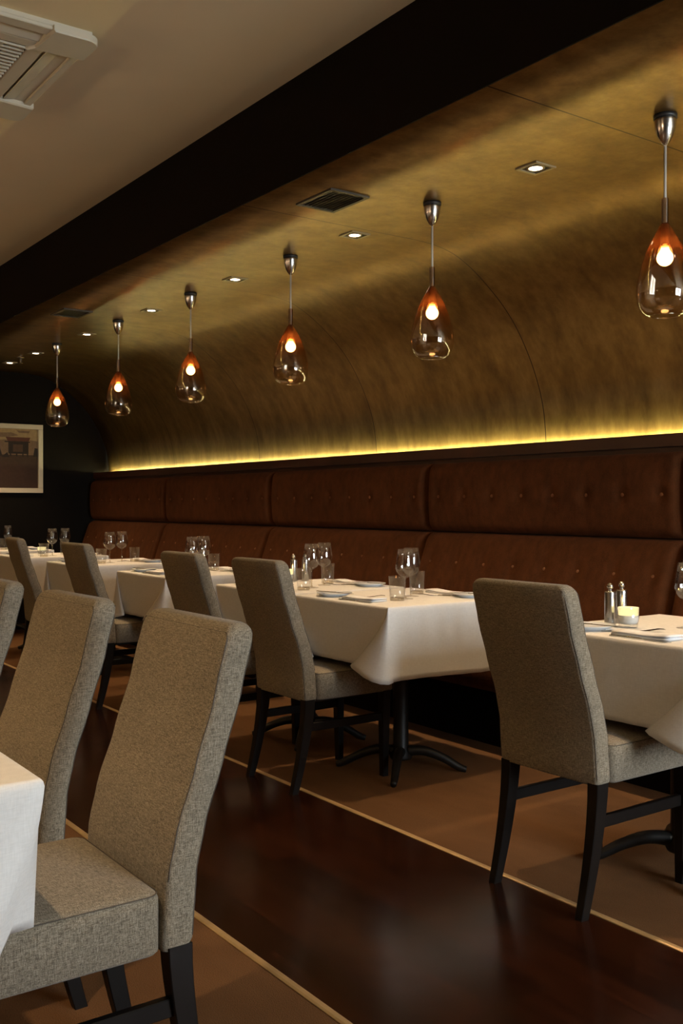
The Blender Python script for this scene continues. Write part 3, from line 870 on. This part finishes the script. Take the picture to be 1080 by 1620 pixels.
# ------------------------------------------------------------------ cassette air conditioner
ac = empty('air_conditioner', (-3.81, 0.925, ZC)); tag(ac, 'off white ceiling cassette air conditioner with slatted grille', 'air conditioner')
R = 0.43
bm = bmesh.new()
add_box(bm, (0, 0, -0.012), (2 * R - 0.02, 2 * R - 0.02, 0.024))
# raised border with openings for the louvres
zf = -0.03
def bar(x0, x1, y0, y1, z0=-0.034, z1=-0.02, m=bm): add_box(m, ((x0 + x1) / 2, (y0 + y1) / 2, (z0 + z1) / 2), (x1 - x0, y1 - y0, z1 - z0), 0.003, 1)
for s in (-1, 1):
    bar(min(s * R, s * (R - 0.055)), max(s * R, s * (R - 0.055)), -R + 0.14, R - 0.14)
    bar(-R + 0.14, R - 0.14, min(s * R, s * (R - 0.03)), max(s * R, s * (R - 0.03)))
    bar(min(s * (R - 0.125), s * 0.25), max(s * (R - 0.125), s * 0.25), -R + 0.12, R - 0.12)
    bar(-0.25, 0.25, min(s * (R - 0.125), s * 0.25), max(s * (R - 0.125), s * 0.25))
obj('panel', bm, M['acwhite'], ac, smooth=False)
for sx in (-1, 1):
    for sy in (-1, 1):
        out = []
        for k in range(11):
            a = k / 10 * PI / 2
            out.append((R + 0.015 - 0.05 + 0.05 * math.cos(a), R + 0.015 - 0.05 + 0.05 * math.sin(a)))
        poly = [(R - 0.15, R - 0.17), (R + 0.012, R - 0.155)] + out + [(R - 0.155, R + 0.012), (R - 0.17, R - 0.15), (R - 0.19, R - 0.19)]
        ring0 = [(sx * x, sy * y, -0.020) for x, y in poly]; ring1 = [(sx * x, sy * y, -0.040) for x, y in poly]
        cx = sum(p[0] for p in poly) / len(poly); cyy = sum(p[1] for p in poly) / len(poly)
        ring2 = [(sx * (cx + (x - cx) * 0.95), sy * (cyy + (y - cyy) * 0.95), -0.045) for x, y in poly]
        obj('corner_cover', loft([ring0, ring1, ring2]), M['acwhite'], ac, smooth=False)
for k in range(4):
    a = k * PI / 2
    bm = bmesh.new()
    L = R - 0.15
    add_box(bm, (0, R - 0.088, -0.0265), (2 * L, 0.058, 0.004))
    bmesh.ops.rotate(bm, verts=bm.verts[:], matrix=Matrix.Rotation(math.radians(14), 3, 'X'), cent=(0, R - 0.088, -0.0265))
    add_box(bm, (0, R - 0.088, -0.0225), (2 * L, 0.064, 0.002), mi=1)
    bmesh.ops.rotate(bm, verts=bm.verts[:], matrix=Matrix.Rotation(a, 3, 'Z'), cent=(0, 0, 0))
    obj('louvre', bm, [M['acwhite'], M['acdark']], ac, smooth=False)
g = obj('grille_backing', box((0, 0, -0.026), (0.50, 0.50, 0.004)), M['acdark'], ac, smooth=False)
bm = bmesh.new()
for k in range(17):
    x = -0.235 + k * 0.47 / 16
    add_box(bm, (x, 0, -0.033), (0.009, 0.49, 0.008))
for y in (-0.16, -0.053, 0.053, 0.16): add_box(bm, (0, y, -0.032), (0.48, 0.014, 0.0075))
obj('grille', bm, M['acwhite'], ac, smooth=False)

# ------------------------------------------------------------------ framed picture on the far wall
pic = empty('framed_picture', (XF + 0.001, 3.03, 1.605)); tag(pic, 'cream framed sepia picture of a pavilion on the dark wall', 'picture')
hw_, hh_ = 0.283, 0.333
bm = bmesh.new()
fw = 0.047
for s in (-1, 1):
    add_box(bm, (0.013, 0, s * (hh_ - fw / 2)), (0.026, 2 * hw_, fw), 0.003, 1)
    add_box(bm, (0.013, s * (hw_ - fw / 2), 0), (0.026, fw, 2 * (hh_ - fw)), 0.003, 1)
obj('frame', bm, M['frame'], pic, smooth=False)
def flat(name, c): return simple(name, c, 0.6, spec=0.2, var=0.12, scale=30)
pm = [flat('print_sky', (0.30, 0.205, 0.10)), flat('print_cloud', (0.17, 0.105, 0.06)), flat('print_lawn', (0.045, 0.022, 0.012)), flat('print_dark', (0.020, 0.011, 0.008)), flat('print_roof', (0.085, 0.028, 0.016)), flat('print_wall', (0.07, 0.036, 0.02))]
bm = bmesh.new()
def quad(pts, mi, lay):
    f = bm.faces.new([bm.verts.new((0.006 + lay * 0.0004, y, z)) for y, z in pts]); f.material_index = mi
def rect(y0, y1, z0, z1, mi, lay): quad([(y0, z0), (y1, z0), (y1, z1), (y0, z1)], mi, lay)
iw, ih = hw_ - fw, hh_ - fw
rect(-iw, iw, 0.0, ih, 0, 0); rect(-iw, iw, -ih, 0.035, 2, 1)
quad([(-iw, 0.24), (-0.02, 0.25), (0.05, 0.225), (-0.05, 0.205), (-iw, 0.20)], 1, 1)
quad([(0.03, 0.272), (0.16, 0.268), (0.15, 0.248), (0.05, 0.25)], 1, 1)
quad([(-iw, 0.03), (iw, 0.03), (iw, 0.17), (0.10, 0.19), (-iw, 0.17)], 1, 0.5)
quad([(-0.075, 0.205), (0.165, 0.205), (0.145, 0.165), (-0.055, 0.165)], 4, 3)
rect(-0.085, 0.16, 0.155, 0.166, 3, 4)
rect(-0.05, 0.145, 0.045, 0.158, 3, 3)
rect(-0.005, 0.09, 0.065, 0.135, 5, 4)
for y in (-0.03, 0.03, 0.09, 0.135): rect(y - 0.007, y + 0.007, 0.02, 0.06, 3, 4)
quad([(-iw, 0.02), (-0.105, 0.02), (-0.135, 0.11), (-0.18, 0.13), (-iw, 0.10)], 3, 3)
quad([(-0.12, 0.01), (-0.04, 0.01), (-0.06, 0.06)], 3, 3)
quad([(0.19, 0.02), (iw, 0.02), (iw, 0.10), (0.205, 0.105)], 3, 3)
obj('print', bm, pm, pic, smooth=False)

# ------------------------------------------------------------------ daylight, camera, colour
w = bpy.data.worlds.new('daylight'); sc.world = w; w.use_nodes = True
bgn = w.node_tree.nodes['Background']
bgn.inputs[0].default_value = (0.87, 0.94, 1.0, 1); bgn.inputs[1].default_value = 33.0

cam = bpy.data.cameras.new('camera'); co = bpy.data.objects.new('camera', cam); COL.objects.link(co)
cam.sensor_fit = 'VERTICAL'; cam.sensor_height = 36.0; cam.sensor_width = 24.0; cam.lens = 35.0; cam.clip_start = 0.05
co.location = (0, 0, H)
yaw = math.atan2(0.5825, -0.8128)
co.rotation_euler = (PI / 2 - math.atan(12 / 1575), 0, yaw - PI / 2)
sc.camera = co
sc.view_settings.view_transform = 'Standard'; sc.view_settings.look = 'None'
sc.view_settings.exposure = 0.0; sc.view_settings.gamma = 1.0; sc.view_settings.use_curve_mapping = False
sc.cycles.max_bounces = 10; sc.cycles.transparent_max_bounces = 24; sc.cycles.diffuse_bounces = 5
sc.cycles.use_denoising = True; sc.cycles.sample_clamp_indirect = 4.0
